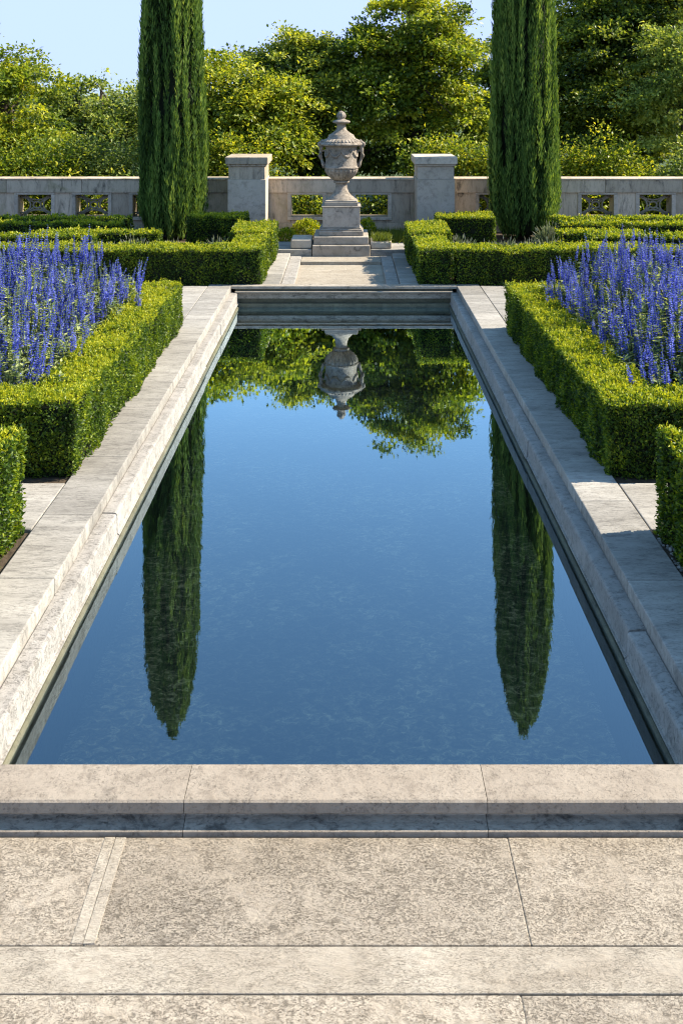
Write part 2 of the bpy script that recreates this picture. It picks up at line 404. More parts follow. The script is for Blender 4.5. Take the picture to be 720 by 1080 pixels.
# front coping: slab over a cove over a base fillet
a = Acc()
jx = [-3.4, -2.0, CX - 0.54, CX + 0.525, 2.0, 3.4]
for i in range(5):
    x0, x1 = jx[i] + 0.0016, jx[i + 1] - 0.0006
    t = [0.3, 0.35, 0.6, 0.5, 0.4][i]
    pr = [(3.72, -0.40), (3.72, -0.045), (3.694, -0.045), (3.694, 0.013), (3.687, 0.020), (3.503, 0.020), (3.496, 0.014), (3.495, -0.022), (3.500, -0.027), (3.535, -0.030),
          (3.540, -0.040), (3.532, -0.056), (3.512, -0.064), (3.477, -0.070), (3.474, -0.073), (3.474, -0.2), (3.5, -0.4)]
    n = len(pr)
    v = [(x, y, z) for x in (x0, x1) for y, z in pr]
    fs = [(i_, (i_ + 1) % n, n + (i_ + 1) % n, n + i_)[::-1] for i_ in range(n)] + [tuple(range(n)), tuple(reversed(range(n, 2 * n)))]
    fs = [f_[::-1] for f_ in fs]
    a.add(v, fs[:7] + fs[13:], 0, t); a.add(v, fs[7:13], 1, t)
a.build('coping', [M['coping'], M['cove']], pool)['label'] = 'raised stone coping across the front end of the pool'
a = Acc(); a.box(CX - 1.45, CX + 1.45, 3.66, 3.72, -0.8, -0.05)
a.build('end_wall', M['lower'], pool)
# far end wall with a lip and two lower courses
a = Acc()
slab_row(a, CX - OUT + .002, CX + OUT - .002, 13.0, 13.15, 'x', [0.95, 1.05, 0.95], -0.035, 0.0, b=0.004, mat=2)
a.box(CX - 1.42, CX + 1.42, 13.03, 13.15, -0.062, -0.03, mat=1, tint=.7)
a.box(CX - 1.42, CX + 1.42, 12.965, 13.15, -0.085, -0.063, b=.006, mat=0, tint=.8)
a.box(CX - 1.42, CX + 1.42, 13.02, 13.15, -0.165, -0.084, b=.003, mat=2, tint=.3)
a.box(CX - 1.42, CX + 1.42, 13.06, 13.15, -0.8, -0.16, mat=1, tint=.0)
a.box(CX - 1.42, CX + 1.42, 12.99, 13.15, -0.8, -0.225, b=.005, mat=1, tint=.9)
a.build('end_wall', [M['coping'], M['lower'], M['cove']], pool)

# ------------------------------------------------------------------ shallow dry basin beyond the pool
AX = -0.08
bas = tag(empty('stone_basin', (AX, 14.4, -0.1)), 'shallow dry paved basin between the pool and the urn steps', 'basin')
a = Acc()
slab_row(a, AX - 0.72, AX + 0.72, 13.155, 15.72, 'y', [0.55, 0.7, 0.6, 0.72], -0.25, -0.10, b=.004)
a.box(AX - .615, AX + .615, 15.22, 15.725, -.2, -.05, .006, 0, .5)
a.build('basin_floor', M['strip'], bas)
for sgn in (-1, 1):
    a = Acc()
    x0, x1 = sorted((AX + sgn * 0.80, AX + sgn * 1.07)); slab_row(a, x0, x1, 13.155, 15.72, 'y', 0.7, -0.2, 0.0, b=.006)
    x0, x1 = sorted((AX + sgn * 0.62, AX + sgn * 0.796)); slab_row(a, x0, x1, 13.155, 15.72, 'y', 0.9, -0.2, -0.045, b=.008, mat=1)
    a.build('basin_ledge', [M['walk'], M['ledge']], bas)
# raised platform behind the basin
a = Acc()
slab_row(a, -1.15, -0.545, 15.73, 16.59, 'y', [0.43], -0.2, 0.055, b=.008); slab_row(a, 0.385, 0.99, 15.73, 16.59, 'y', [0.43], -0.2, 0.055, b=.008)
a.box(-0.54, 0.38, 16.80, 16.95, -0.2, 0.03, .006)
struct(a.build('platform_paving', M['walk']))
for sgn, lb in ((-1, 'low weathered stone block left of the urn pedestal steps'), (1, 'low stone block with grass on top right of the urn pedestal steps')):
    a = Acc()
    x0, x1 = sorted((AX + sgn * 0.466, AX + sgn * 0.80))
    a.box(x0, x1, 15.80, 16.38, 0.056, 0.20 if sgn < 0 else 0.165, .02, 0, random.random(), .008)
    tag(a.build('stone_block', M['pillar']), lb, 'stone block')

# ------------------------------------------------------------------ pedestal + urn
PX, PY = AX, 16.24
ped = tag(empty('urn_pedestal', (PX, PY, -0.1)), 'square stone pedestal on two broad steps carrying the urn', 'pedestal')
def sqbox(acc, hw, z0, z1, b=.006, t=.5, hy=None):
    hy = hy or hw; acc.box(PX - hw, PX + hw, PY - hy, PY + hy, z0, z1, b, 0, t)
a = Acc(); sqbox(a, 0.455, -0.12, 0.122, .012, .35, .54); a.build('step', M['pedestal'], ped)
a = Acc(); sqbox(a, 0.435, 0.123, 0.245, .012, .6, .45); a.build('step', M['pedestal'], ped)
a = Acc(); sqbox(a, 0.355, 0.246, 0.325, .012, .2); sqbox(a, 0.335, 0.326, 0.350, .01, .2); sqbox(a, .315, .351, .372, .01, .25); a.build('base', M['pedestal'], ped)
a = Acc(); sqbox(a, 0.298, 0.373, 0.70, .006, .6); a.build('die', M['pedestal'], ped)
a = Acc(); sqbox(a, 0.315, 0.701, 0.716, .006, .5); sqbox(a, 0.268, 0.717, 0.775, .008, .3); sqbox(a, 0.255, 0.7755, 0.800, .008, .4); a.build('cap', M['pedestal'], ped)
U0 = 0.800
urn = tag(empty('stone_urn', (PX, PY, U0)), 'weathered lidded stone urn with scrolled handles on the central pedestal', 'urn')
zz = lambda y: 2.238 - (y - 85) * 0.002716 - 0.0
def zp(l): return [(r * 0.002716 * 1.0, max(zz(y), U0)) for r, y in l]
a = Acc(); a.lathe(zp([(84, 618), (84, 610), (76, 604), (74, 600), (58, 590), (46, 575), (38, 556), (34, 535), (34, 522), (36, 517)]), (PX, PY, 0), 64); 
a.lathe(zp([(36, 518), (47, 515), (49, 510), (47, 505), (40, 502)]), (PX, PY, 0), 64); a.build('foot', M['urn'], urn, angle=40)
a = Acc(); nf = 22
a.lathe(zp([(40, 503), (56, 494), (72, 480), (85, 464), (94, 448), (99, 436), (97, 429)]), (PX, PY, 0), 176, lambda u, th, z: 1 + 0.10 * (abs(math.sin(th * nf / 2)) - 0.5) * min(1, math.sin(math.pi * min(u * 1.1, .98)) * 1.6))
a.build('bowl', M['urn'], urn, angle=50)
a = Acc(); a.lathe(zp([(95, 430), (103, 428), (104, 422), (98, 418), (95, 410), (94, 350), (93, 310), (96, 300), (104, 296), (110, 292)]), (PX, PY, 0), 64)
# carved swag relief round the body
for k in range(8):
    th0 = k * math.pi / 4 + math.pi / 8
    pts = []
    for i in range(9):
        th = th0 + (i / 8 - 0.5) * math.pi / 4; sag = 0.10 * (1 - (2 * i / 8 - 1) ** 2)
        pts.append((PX + 0.262 * math.cos(th), PY + 0.262 * math.sin(th), 1.60 - sag))
    a.tube(pts, [0.010, .014, .018, .021, .022, .021, .018, .014, .010], 8)
a.build('body', M['urn'], urn, angle=45)
lid = None
a = Acc()
a.lathe(zp([(110, 293), (122, 291), (126, 285), (124, 279), (114, 272)]), (PX, PY, 0), 96)
a.lathe(zp([(114, 274), (112, 266), (98, 256), (84, 250)]), (PX, PY, 0), 192, lambda u, th, z: 1 + 0.09 * (abs(math.sin(th * 16)) - .5) * math.sin(math.pi * u))
a.lathe(zp([(86, 252), (82, 244), (78, 238), (74, 228), (62, 222), (52, 215), (36, 203), (29, 192), (26, 178), (27, 166), (33, 160)]), (PX, PY, 0), 64)
lid = a.build('lid', M['urn'], urn, angle=45)
a = Acc()
a.lathe(zp([(33, 161), (50, 158), (54, 151), (51, 145), (36, 140), (22, 136), (20, 132), (25, 124), (27, 114), (24, 102), (16, 92), (7, 86), (0.1, 84)]), (PX, PY, 0), 48, lambda u, th, z: 1 + (0.06 * math.sin(th * 8) if u > .5 and u < .95 else 0))
fin = a.build('finial', M['urn'], None, angle=50)
fin.parent = lid; fin.matrix_parent_inverse = Matrix.Identity(4); fin.location = (0, 0, 0)
for sgn in (-1, 1):
    a = Acc()
    def hp(dx, y, dy=0): return (PX + sgn * (dx * 0.93 + 2) * 0.002716, PY + dy, zz(y))
    a.tube([hp(98, 424), hp(106, 412), hp(117, 396), hp(126, 372), hp(131, 345), hp(130, 318), hp(126, 296), hp(122, 278)], [.02, .026, .024, .022, .024, .03, .034, .03], 10)
    a.tube([hp(104, 292), hp(118, 280), hp(130, 276), hp(142, 282), (hp(142, 294)), hp(134, 298)], [.03, .034, .034, .03, .024, .016], 10)      # scroll
    a.tube([hp(116, 290), hp(120, 272), hp(122, 262), hp(121, 256)], [.028, .034, .026, .01], 10)       # carved head
    a.tube([hp(131, 335, -.02), hp(140, 352, -.03), hp(134, 372, -.02)], [.014, .022, .012], 8)
    a.tube([hp(124, 380, -.01), hp(116, 408, -.02), hp(112, 428, -.01)], [.016, .024, .014], 8)
    a.tube([hp(94, 330), hp(110, 322), hp(128, 326)], [.014, .016, .018], 8)
    a.build('handle', M['urn'], urn)

# ------------------------------------------------------------------ garden wall, pillars
WY, WT = 18.32, 0.32
def wall_section(x0, x1, openings, lattice, label, z_top=0.966):
    w = tag(empty('garden_wall', ((x0 + x1) / 2, WY, -0.14)), label, 'wall')
    zo0, zo1 = 0.255, 0.665
    a = Acc(); p = x0
    edges = [x0]
    for (u0, u1) in openings: edges += [u0, u1]
    edges.append(x1)
    a.box(x0, x1, WY, WY + WT, -0.25, 0.14, .008, 0, .3)
    cuts = np.arange(x0, x1 + .01, (x1 - x0) / max(1, round((x1 - x0) / 1.3)))
    for i in range(0, len(edges), 2):
        if edges[i + 1] - edges[i] > .05:
            segs = [edges[i], edges[i + 1]]
            if edges[i + 1] - edges[i] > 1.2: segs = list(np.linspace(edges[i], edges[i + 1], 1 + int((edges[i + 1] - edges[i]) / .8)))
            for s0, s1 in zip(segs[:-1], segs[1:]):
                a.box(s0 + .002, s1 - .002, WY, WY + WT, 0.142, 0.699, .006, 0, random.random())
    for (u0, u1) in openings:
        a.box(u0 + .001, u1 - .001, WY + .002, WY + WT - .002, 0.142, zo0, 0, 0, .3); a.box(u0 + .001, u1 - .001, WY + .002, WY + WT - .002, zo1, 0.699, 0, 0, .5)
    a.build('wall_body', M['wall'], w)
    a = Acc(); n = max(1, round((x1 - x0) / 1.45)); st = (x1 - x0) / n
    for i in range(n):
        a.box(x0 + i * st + .002, x0 + (i + 1) * st - .002, WY - .035, WY + WT + .035, 0.70, z_top - .03, .008, 0, random.random(), .002)
        a.box(x0 + i * st + .002, x0 + (i + 1) * st - .002, WY - .05, WY + WT + .05, z_top - .029, z_top, .008, 0, random.random(), .002)
    a.build('wall_coping', M['wall'], w)
    for (u0, u1) in openings:
        a = Acc(); fw = .07
        a.box(u0 - fw, u1 + fw, WY - .022, WY + .03, zo1 - .001, zo1 + .032, .006, 0, .6); a.box(u0 - fw, u1 + fw, WY - .035, WY + .03, zo0 - fw + .012, zo0, .006, 0, .5)
        a.box(u0 - fw, u0 + .001, WY - .02, WY + .03, zo0 + .001, zo1 - .002, .006, 0, .4); a.box(u1 - .001, u1 + fw, WY - .02, WY + .03, zo0 + .001, zo1 - .002, .006, 0, .7)
        a.build('opening_frame', M['pillar'], w)
        if lattice:
            a = Acc(); cx, cz = (u0 + u1) / 2, (zo0 + zo1) / 2; hw, hh = (u1 - u0) / 2, (zo1 - zo0) / 2; yy = WY + .15
            r = 0.018
            for s in (-1, 1):
                a.tube([(cx - hw, yy, cz - s * hh), (cx - .06, yy, cz - s * .045)], r, 6); a.tube([(cx + .06, yy, cz + s * .045), (cx + hw, yy, cz + s * hh)], r, 6)
                # arcs of the quatrefoil
                for ax in (0, 1):
                    pts = []
                    for i in range(9):
                        th = -math.pi / 2 + math.pi * i / 8
                        if ax == 0: pts.append((cx + s * hw - s * hw * .62 * math.cos(th), yy - .012, cz + hh * .72 * math.sin(th)))
                        else: pts.append((cx + hw * .7 * math.sin(th), yy + .012, cz + s * hh - s * hh * .55 * math.cos(th)))
                    a.tube(pts, r * .9, 6)
            a.tube([(cx + .07 * math.cos(t), yy, cz + .06 * math.sin(t)) for t in np.linspace(0, 2 * math.pi, 17)], r, 6, cap=False)
            a.build('lattice', M['lattice'], w)
    return w
wall_section(-9.0, -2.09, [(-8.15, -7.55), (-7.09, -6.48), (-6.03, -5.42), (-4.97, -4.375), (-3.92, -3.32)], True, 'long garden wall with lattice openings left of the left pillar')
wall_section(-1.43, 1.255, [(-1.01, -0.436), (0.174, 0.767)], False, 'short garden wall with two open windows behind the urn')
wall_section(1.915, 9.0, [(2.44, 3.03), (4.32, 4.915), (5.385, 5.98), (6.45, 7.04), (7.5, 8.1)], True, 'long garden wall with lattice openings right of the right pillar')
for px, lb in ((-1.76, 'square stone wall pillar with dark cap left of the urn'), (1.585, 'square stone wall pillar with pale cap right of the urn')):
    pr = tag(empty('wall_pillar', (px, 18.0, -0.14)), lb, 'pillar', 'pillars of the garden wall')
    y0, y1 = 17.62, 18.52
    a = Acc(); a.box(px - .336, px + .336, y0, y1, -.2, 1.0, .008, 0, .7 if px < 0 else .4); a.build('shaft', M['pillar'], pr)
    a = Acc(); a.box(px - .385, px + .385, y0 - .035, y1 + .035, -.2, .10, .01, 0, .4); a.build('base', M['pillar'], pr)
    a = Acc(); a.box(px - .322, px + .322, y0 + .015, y1 - .015, 1.001, 1.235, .006, 0, .35); a.box(px - .352, px + .352, y0 - .02, y1 + .02, 1.236, 1.27, .012, 0, .3)
    a.box(px - .378, px + .378, y0 - .05, y1 + .05, 1.271, 1.40, .012, 0, .1 if px < 0 else .75); a.build('cap', M['wall' if px < 0 else 'pillar'], pr)

# ------------------------------------------------------------------ box hedges
def hedge(name, boxes, dens, label, cat='hedge', size=0.028, group=None, seed=0, lump=0.018):
    """boxes: (x0,x1,y0,y1,z1). leaves cover every outer face; a solid dark core is added inside to block light"""
    rg = np.random.default_rng(seed + 100)
    a = Acc(); Ps, Ns = [], []
    for bi, (x0, x1, y0, y1, z1) in enumerate(boxes):
        z0 = -0.02; i_ = 0.045
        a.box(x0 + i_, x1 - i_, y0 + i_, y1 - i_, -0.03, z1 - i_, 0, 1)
        for ax, s, area in ((0, -1, (y1 - y0) * (z1 - z0)), (0, 1, (y1 - y0) * (z1 - z0)), (1, -1, (x1 - x0) * (z1 - z0)), (1, 1, (x1 - x0) * (z1 - z0)), (2, 1, (x1 - x0) * (y1 - y0))):
            n = int(area * dens); 
            if n < 1: continue
            q = np.column_stack([rg.uniform(x0, x1, n), rg.uniform(y0, y1, n), rg.uniform(z0, z1, n)])
            q[:, ax] = ((x0, x1), (y0, y1), (z0, z1))[ax][(s + 1) // 2]
            nn = np.zeros((n, 3)); nn[:, ax] = s
            keep = np.ones(n, bool)
            for bj, (a0, a1, b0, b1, c1) in enumerate(boxes):
                if bj != bi:
                    e = 0.004
                    keep &= ~((q[:, 0] > a0 - e) & (q[:, 0] < a1 + e) & (q[:, 1] > b0 - e) & (q[:, 1] < b1 + e) & (q[:, 2] < c1 - e))
            Ps.append(q[keep]); Ns.append(nn[keep])
    P = np.concatenate(Ps); N = np.concatenate(Ns); n = len(P)
    # lumpy clipped surface, leaves set at varied depth
    d = noise3(P, 9, seed + 1) * lump + noise3(P, 28, seed + 2) * lump * 0.6
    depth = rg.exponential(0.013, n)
    P = P + N * (d - depth - size * 0.35)[:, None]
    # soften the corners
    up = np.array([0, 0, 1.0])
    hol = noise3(P, 6, seed + 7) + .5 * noise3(P, 19, seed + 8) - (N[:, 2] > .5) * .5 + np.clip(.12 - P[:, 2], 0, .12) * 5
    kp = rg.uniform(0, 1, n) > np.clip((hol - .95) * .9, 0, .75)
    P, N, depth = P[kp], N[kp], depth[kp]; n = len(P)
    D = N * 0.55 + rg.normal(0, 0.75, (n, 3)) + up * 0.3
    Nn = N * 0.9 + rg.normal(0, 0.55, (n, 3)) + up * 0.25
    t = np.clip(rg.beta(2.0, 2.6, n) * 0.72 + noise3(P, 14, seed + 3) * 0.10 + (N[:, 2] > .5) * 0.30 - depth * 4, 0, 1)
    L = size * rg.uniform(0.7, 1.3, n)
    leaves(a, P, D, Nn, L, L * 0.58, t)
    # young shoots that stick out of the clipped top
    k = int(n * 0.012); idx = rg.choice(np.where(N[:, 2] > .5)[0], k) if k else []
    if k:
        sp = P[idx]; hgt = rg.uniform(0.015, 0.055, k)
        for j in range(5):
            leaves(a, sp + up * (hgt * j / 4)[:, None] + rg.normal(0, .003, (k, 3)), rg.normal(0, .8, (k, 3)) + up * 0.9, rg.normal(0, .6, (k, 3)) + up * .2, size * .85, size * .5, np.clip(rg.uniform(.6, 1, k), 0, 1))
    x0 = min(b[0] for b in boxes); y0 = min(b[2] for b in boxes); x1 = max(b[1] for b in boxes); y1 = max(b[3] for b in boxes)
    o = a.build(name, [M['box'], M['dark_core']], None, ((x0 + x1) / 2, (y0 + y1) / 2, -0.02))
    return tag(o, label, cat, group)
HZ = 0.475
for sgn, side in ((-1, 'left'), (1, 'right')):
    def bx(u0, u1, y0, y1, z):
        x0, x1 = sorted((CX + sgn * u0, CX + sgn * u1)); return (x0, x1, y0, y1, z)
    s = 10 if sgn < 0 else 40
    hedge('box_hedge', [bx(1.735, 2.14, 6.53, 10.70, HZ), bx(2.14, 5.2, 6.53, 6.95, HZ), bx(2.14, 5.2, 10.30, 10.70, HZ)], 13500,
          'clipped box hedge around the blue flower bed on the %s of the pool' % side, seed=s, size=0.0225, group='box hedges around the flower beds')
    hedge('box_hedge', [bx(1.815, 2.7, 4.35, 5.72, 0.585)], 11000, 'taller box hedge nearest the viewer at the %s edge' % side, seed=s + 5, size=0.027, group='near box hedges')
    def ax(u0, u1, y0, y1, z):
        x0, x1 = sorted((AX + sgn * u0, AX + sgn * u1)); return (x0, x1, y0, y1, z)
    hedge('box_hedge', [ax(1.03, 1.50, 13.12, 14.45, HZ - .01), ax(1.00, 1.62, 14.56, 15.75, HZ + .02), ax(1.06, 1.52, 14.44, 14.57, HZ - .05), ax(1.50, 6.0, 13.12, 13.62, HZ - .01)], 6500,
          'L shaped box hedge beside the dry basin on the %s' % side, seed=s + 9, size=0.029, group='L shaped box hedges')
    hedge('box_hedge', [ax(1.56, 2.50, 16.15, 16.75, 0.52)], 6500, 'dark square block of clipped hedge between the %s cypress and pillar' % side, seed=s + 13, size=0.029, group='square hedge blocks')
    rows = [([ax(3.55, 9, 16.6, 16.95, .44)], 'rearmost low hedge row along the foot of the wall on the %s' % side),
            ([ax(3.5, 9, 15.75, 16.1, .46)], 'straight low hedge row second from the wall on the %s' % side),
            ([ax(3.3 if sgn > 0 else 2.75, 4.6, 15.05, 15.4, .42)], 'short low hedge row in front of the %s cypress' % side),
            ([ax(3.6, 9, 14.45, 14.8, .45)], 'low hedge row just behind the long front hedge on the %s' % side)]
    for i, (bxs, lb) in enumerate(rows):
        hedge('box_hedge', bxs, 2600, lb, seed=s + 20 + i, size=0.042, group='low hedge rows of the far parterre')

# ------------------------------------------------------------------ cypresses
def cypress(px, py, H, RR, seed, label):
    rg = np.random.default_rng(seed)
    root = tag(empty('cypress_tree', (px, py, -0.02)), label, 'cypress', 'columnar cypresses before the wall')
    def rad(z):
        u = np.clip(z / H, 0, 1)
        return RR * np.where(u < .06, .78 + .22 * u / .06, 1.0) * (1 - .24 * np.clip((u - .25) / .65, 0, 1)) * np.clip((1 - np.clip((u - .76) / .24, 0, 1) ** 2.0), 0.0, 1) ** 0.55
    a = Acc()
    zs = np.linspace(0.08, H * 0.985, 26)
    a.lathe([(max(.01, float(rad(z)) * 0.70), z) for z in zs], (px, py, 0), 24, lambda u, th, z: 1 + .06 * math.sin(th * 7 + z * 2), 1)  # added solid dark core filling the column behind the plumes
    n = 640
    for k in range(n):
        th = rg.uniform(0, 2 * math.pi); Lp = rg.uniform(.7, 1.9); z0 = max(0.0, rg.uniform(-0.06, 0.95) * H) if k > 90 else rg.uniform(-.05, .35)
        m_ = int(Lp * 130)
        s = rg.uniform(0, 1, m_) ** .85
        z = z0 + s * Lp
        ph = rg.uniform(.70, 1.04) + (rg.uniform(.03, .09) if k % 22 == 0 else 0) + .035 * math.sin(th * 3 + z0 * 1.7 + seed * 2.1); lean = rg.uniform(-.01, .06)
        w = 0.062 * (np.clip(1 - s, 0, 1) ** .6 * np.clip(s * 2.2 + .12, 0, 1) ** .6) * rg.uniform(.75, 1.3)
        r = rad(np.minimum(z, H)) * ph + lean * s - 0.01
        r = np.where(z > H * .985, 0.05 * rg.uniform(0, 1, m_), r)
        an = rg.uniform(0, 2 * math.pi, m_)
        tw = rg.uniform(-.12, .12)
        cx = px + r * np.cos(th + tw * s); cy = py + r * np.sin(th + tw * s)
        off = np.column_stack([np.cos(an), np.sin(an), np.zeros(m_)]) * (w * rg.uniform(.4, 1, m_))[:, None]
        P = np.column_stack([cx, cy, z]) + off
        ok = P[:, 2] < H + .12
        P = P[ok]; off = off[ok]; mm = len(P)
        D = unit(off + 1e-6) * 0.28 + np.array([0, 0, 1.0]) + rg.normal(0, .10, (mm, 3))
        Nn = unit(off + 1e-6) + rg.normal(0, .3, (mm, 3))
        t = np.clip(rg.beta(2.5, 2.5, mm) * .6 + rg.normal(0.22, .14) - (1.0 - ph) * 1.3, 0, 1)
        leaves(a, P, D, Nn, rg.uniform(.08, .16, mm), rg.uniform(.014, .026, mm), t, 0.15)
    a.build('crown', [M['cyp'], M['dark_core']], root)
    a = Acc(); a.tube([(px, py, -.05), (px + .01, py, .4), (px, py, 3), (px, py, H * .9)], [.13, .10, .07, .01], 10)
    a.build('trunk', M['bark'], root)
cypress(-3.03, 17.42, 7.95, 0.545, 3, 'tall dark columnar cypress standing left of the urn')
cypress(3.10, 17.45, 7.95, 0.555, 4, 'tall dark columnar cypress standing right of the urn')

# ------------------------------------------------------------------ broadleaf trees and shrubs
def crown_leaves(a, lobes, nclump, per, leaf, seed, flat=.38, spread=.24, tb=0.0, inner=.45, pads=0.0):
    rg = np.random.default_rng(seed)
    vol = np.array([(l[3] * l[4] * l[5]) ** (2 / 3) for l in lobes]); vol /= vol.sum()
    nb = max(len(lobes) * 2, int(nclump / 7)) if pads else nclump
    li = rg.choice(len(lobes), nb, p=vol)
    Lb = np.array(lobes)[li]
    d = unit(rg.normal(size=(nb, 3)))
    rr = inner + (1 - inner) * rg.uniform(0, 1, nb) ** .6
    c = Lb[:, :3] + d * Lb[:, 3:6] * rr[:, None]
    bt = rg.normal(0, .15, nb)
    if pads:      # boughs: each a flattened, drooping pad of leaf clumps with gaps between the pads
        k = rg.integers(0, nb, nclump)
        g = rg.normal(0, 1, (nclump, 3)) * np.array([.29, .29, .08]) * rg.uniform(.7, 1.3, nb)[k][:, None] * pads
        g[:, 2] -= .30 * np.einsum('ij,ij->i', g[:, :2], d[k][:, :2])
        c = c[k] + g; d = d[k]; bt = bt[k]
    else:
        c = c + rg.normal(0, .10, (nclump, 3))
    cs = spread * rg.uniform(.6, 1.35, nclump)
    ct = rg.normal(0, .10, nclump) + bt
    P = np.repeat(c, per, 0); n = len(P)
    dd = np.repeat(d, per, 0)
    g = rg.normal(0, 1, (n, 3)) * np.array([1, 1, flat]); S = np.repeat(cs, per)[:, None]
    off = g * S
    # clumps hang outwards and down like sprays
    off[:, 2] -= 0.35 * np.einsum('ij,ij->i', off[:, :2], dd[:, :2])
    P = P + off
    D = unit(off + 1e-6) * .7 + dd * .5 + rg.normal(0, .6, (n, 3)) + np.array([0, 0, -.15])
    Nn = np.array([0, 0, .9]) + dd * .4 + rg.normal(0, .5, (n, 3))
    t = np.clip(rg.beta(2, 2.6, n) + np.repeat(ct, per) + tb, 0, 1)
    L = leaf * rg.uniform(.65, 1.3, n)
    leaves(a, P, D, Nn, L, L * .66, t, .18)
    return c
def tree(name, lobes, base, trunk_r, nclump, per, leaf, mat, seed, label, group='broadleaf trees beyond the wall', cat='tree', spread=.26, tb=0.0, fork=0.35):
    root = tag(empty(name, (base[0], base[1], -0.14)), label, cat, group)
    rg = np.random.default_rng(seed + 500)
    a = Acc(); c = crown_leaves(a, lobes, int(nclump * 1.3), int(per * 1.1), leaf * .72, seed, spread=spread * .55, tb=tb + .08, pads=1.0)
    # ragged sprigs round the outline
    Lb = np.array(lobes); k = 9 * len(lobes); q = Lb[rg.integers(0, len(lobes), k)]; d = unit(rg.normal(size=(k, 3)) + np.array([0, 0, .5]))
    sp = q[:, :3] + d * q[:, 3:6] * rg.uniform(.95, 1.16, k)[:, None]
    crown_leaves(a, [(p_[0], p_[1], p_[2], .10, .10, .16) for p_ in sp], k * 2, 26, leaf * .65, seed + 9, spread=.085, tb=tb + .08)
    a.build('crown', M[mat], root)
    a = Acc()
    top = max(l[2] for l in lobes)
    zf = max(.6, fork * top)
    b0 = np.array([base[0], base[1], -.2]); f0 = np.array([base[0] + rg.normal(0, .08), base[1], zf])
    ctr = np.array([np.mean([l[0] for l in lobes]), np.mean([l[1] for l in lobes]), top])
    a.tube([b0, (b0 + f0) / 2 + rg.normal(0, .03, 3), f0, (f0 * .45 + ctr * .55) + rg.normal(0, .06, 3), ctr], [trunk_r * 1.25, trunk_r, trunk_r * .8, trunk_r * .45, trunk_r * .12], 10)
    for l in lobes:
        e = np.array(l[:3]); s = f0 + (ctr - f0) * rg.uniform(0, .5)
        mpt = (s + e) / 2 + np.array([0, 0, .12]) + rg.normal(0, .06, 3)
        a.tube([s, mpt, e], [trunk_r * .5, trunk_r * .32, trunk_r * .1], 7)
        for q in c[rg.choice(len(c), 5)]:
            if np.linalg.norm(q - e) < max(l[3:]) * 1.2:
                a.tube([mpt, (mpt + q) / 2 + rg.normal(0, .04, 3), q], [trunk_r * .22, trunk_r * .13, trunk_r * .04], 5)
    a.build('trunk', M['bark'], root)
    return root
def P2(px, py, d):        # photo pixel at distance d
    return ((px - 365) / 1050 * d, d, 2.5 - (py - 100) / 1050 * d)
def lobes_from(spec):
    """(px, py, d, half width px, half height px, half depth m)"""
    out = []
    for (px, py, d, w, h, dp) in spec:
        x, y, z = P2(px, py, d); s = d / 1050
        out.append((x, y, z, w * s, dp, h * s))
    return out
T = tree
T('maple_tree', lobes_from([(15, 110, 21.6, 46, 54, 1.1), (-45, 90, 22, 50, 58, 1.2), (40, 150, 21.2, 36, 34, .9), (-5, 165, 21, 40, 28, .9), (30, 78, 22, 22, 22, .7), (2, 68, 22, 16, 14, .6)]), (-7.6, 21.8), .17, 330, 62, .125, 'treeA', 1, 'sunlit green maple tree beyond the wall at the far left', tb=-.02)
T('maple_tree', lobes_from([(85, 110, 24.5, 38, 36, 1.2), (125, 112, 24.2, 32, 32, 1.1), (65, 88, 24.5, 16, 16, .7), (72, 145, 24.8, 34, 40, 1.0), (100, 140, 25, 50, 36, 1.0), (62, 135, 24, 30, 40, 1.1), (110, 150, 23.6, 48, 36, 1.2), (155, 130, 24.3, 28, 40, 1.1), (190, 145, 24, 40, 35, 1)]), (-6.0, 24.3), .16, 330, 60, .13, 'treeC', 2, 'olive green tree behind the shrub left of the left cypress', tb=-.03)
T('maple_tree', lobes_from([(242, 95, 21.2, 34, 34, 1.0), (272, 112, 20.9, 40, 34, .9), (228, 135, 21, 24, 36, .8), (300, 118, 21, 32, 30, .9), (285, 150, 20.8, 38, 22, .8), (215, 90, 21.3, 22, 26, .8)]), (-2.2, 21.2), .15, 340, 62, .13, 'treeA', 3, 'yellow green maple tree just right of the left cypress', tb=.10)
T('maple_tree', lobes_from([(310, 75, 22.8, 40, 36, 1.2), (340, 95, 22.7, 34, 36, 1.1), (280, 85, 22.9, 26, 28, 1), (330, 130, 22.6, 34, 38, 1.1), (310, 52, 22.9, 20, 12, .7), (345, 62, 22.9, 16, 18, .7)]), (-1.05, 22.9), .18, 330, 60, .13, 'treeB', 4, 'darker rounded tree rising behind the yellow green maple', tb=.02)
T('maple_tree', lobes_from([(432, 45, 22.6, 52, 46, 1.3), (395, 70, 22.4, 34, 38, 1.0), (470, 75, 22.2, 36, 44, 1.0), (430, 105, 21.9, 56, 32, 1.1), (452, 22, 22.7, 40, 28, 1.0), (405, 120, 22.2, 40, 34, 1.0), (480, 115, 22.2, 28, 32, .9), (384, 38, 22.6, 18, 14, .6), (440, 2, 23.0, 18, 12, .6)]), (1.55, 22.4), .15, 480, 62, .13, 'treeA', 5, 'big maple tree with visible trunk right behind the urn', tb=-.03, fork=.55)
T('dark_tree', lobes_from([(325, 150, 22.8, 34, 34, .9), (365, 140, 23.2, 36, 42, .9), (405, 155, 22.6, 34, 30, .9), (350, 168, 22.2, 40, 22, .8), (300, 165, 22.4, 26, 24, .8), (440, 165, 22.6, 36, 24, .8)]), (-0.2, 23), .12, 260, 62, .12, 'treeB', 6, 'low dark evergreen tree directly behind the urn and wall', tb=-.16)
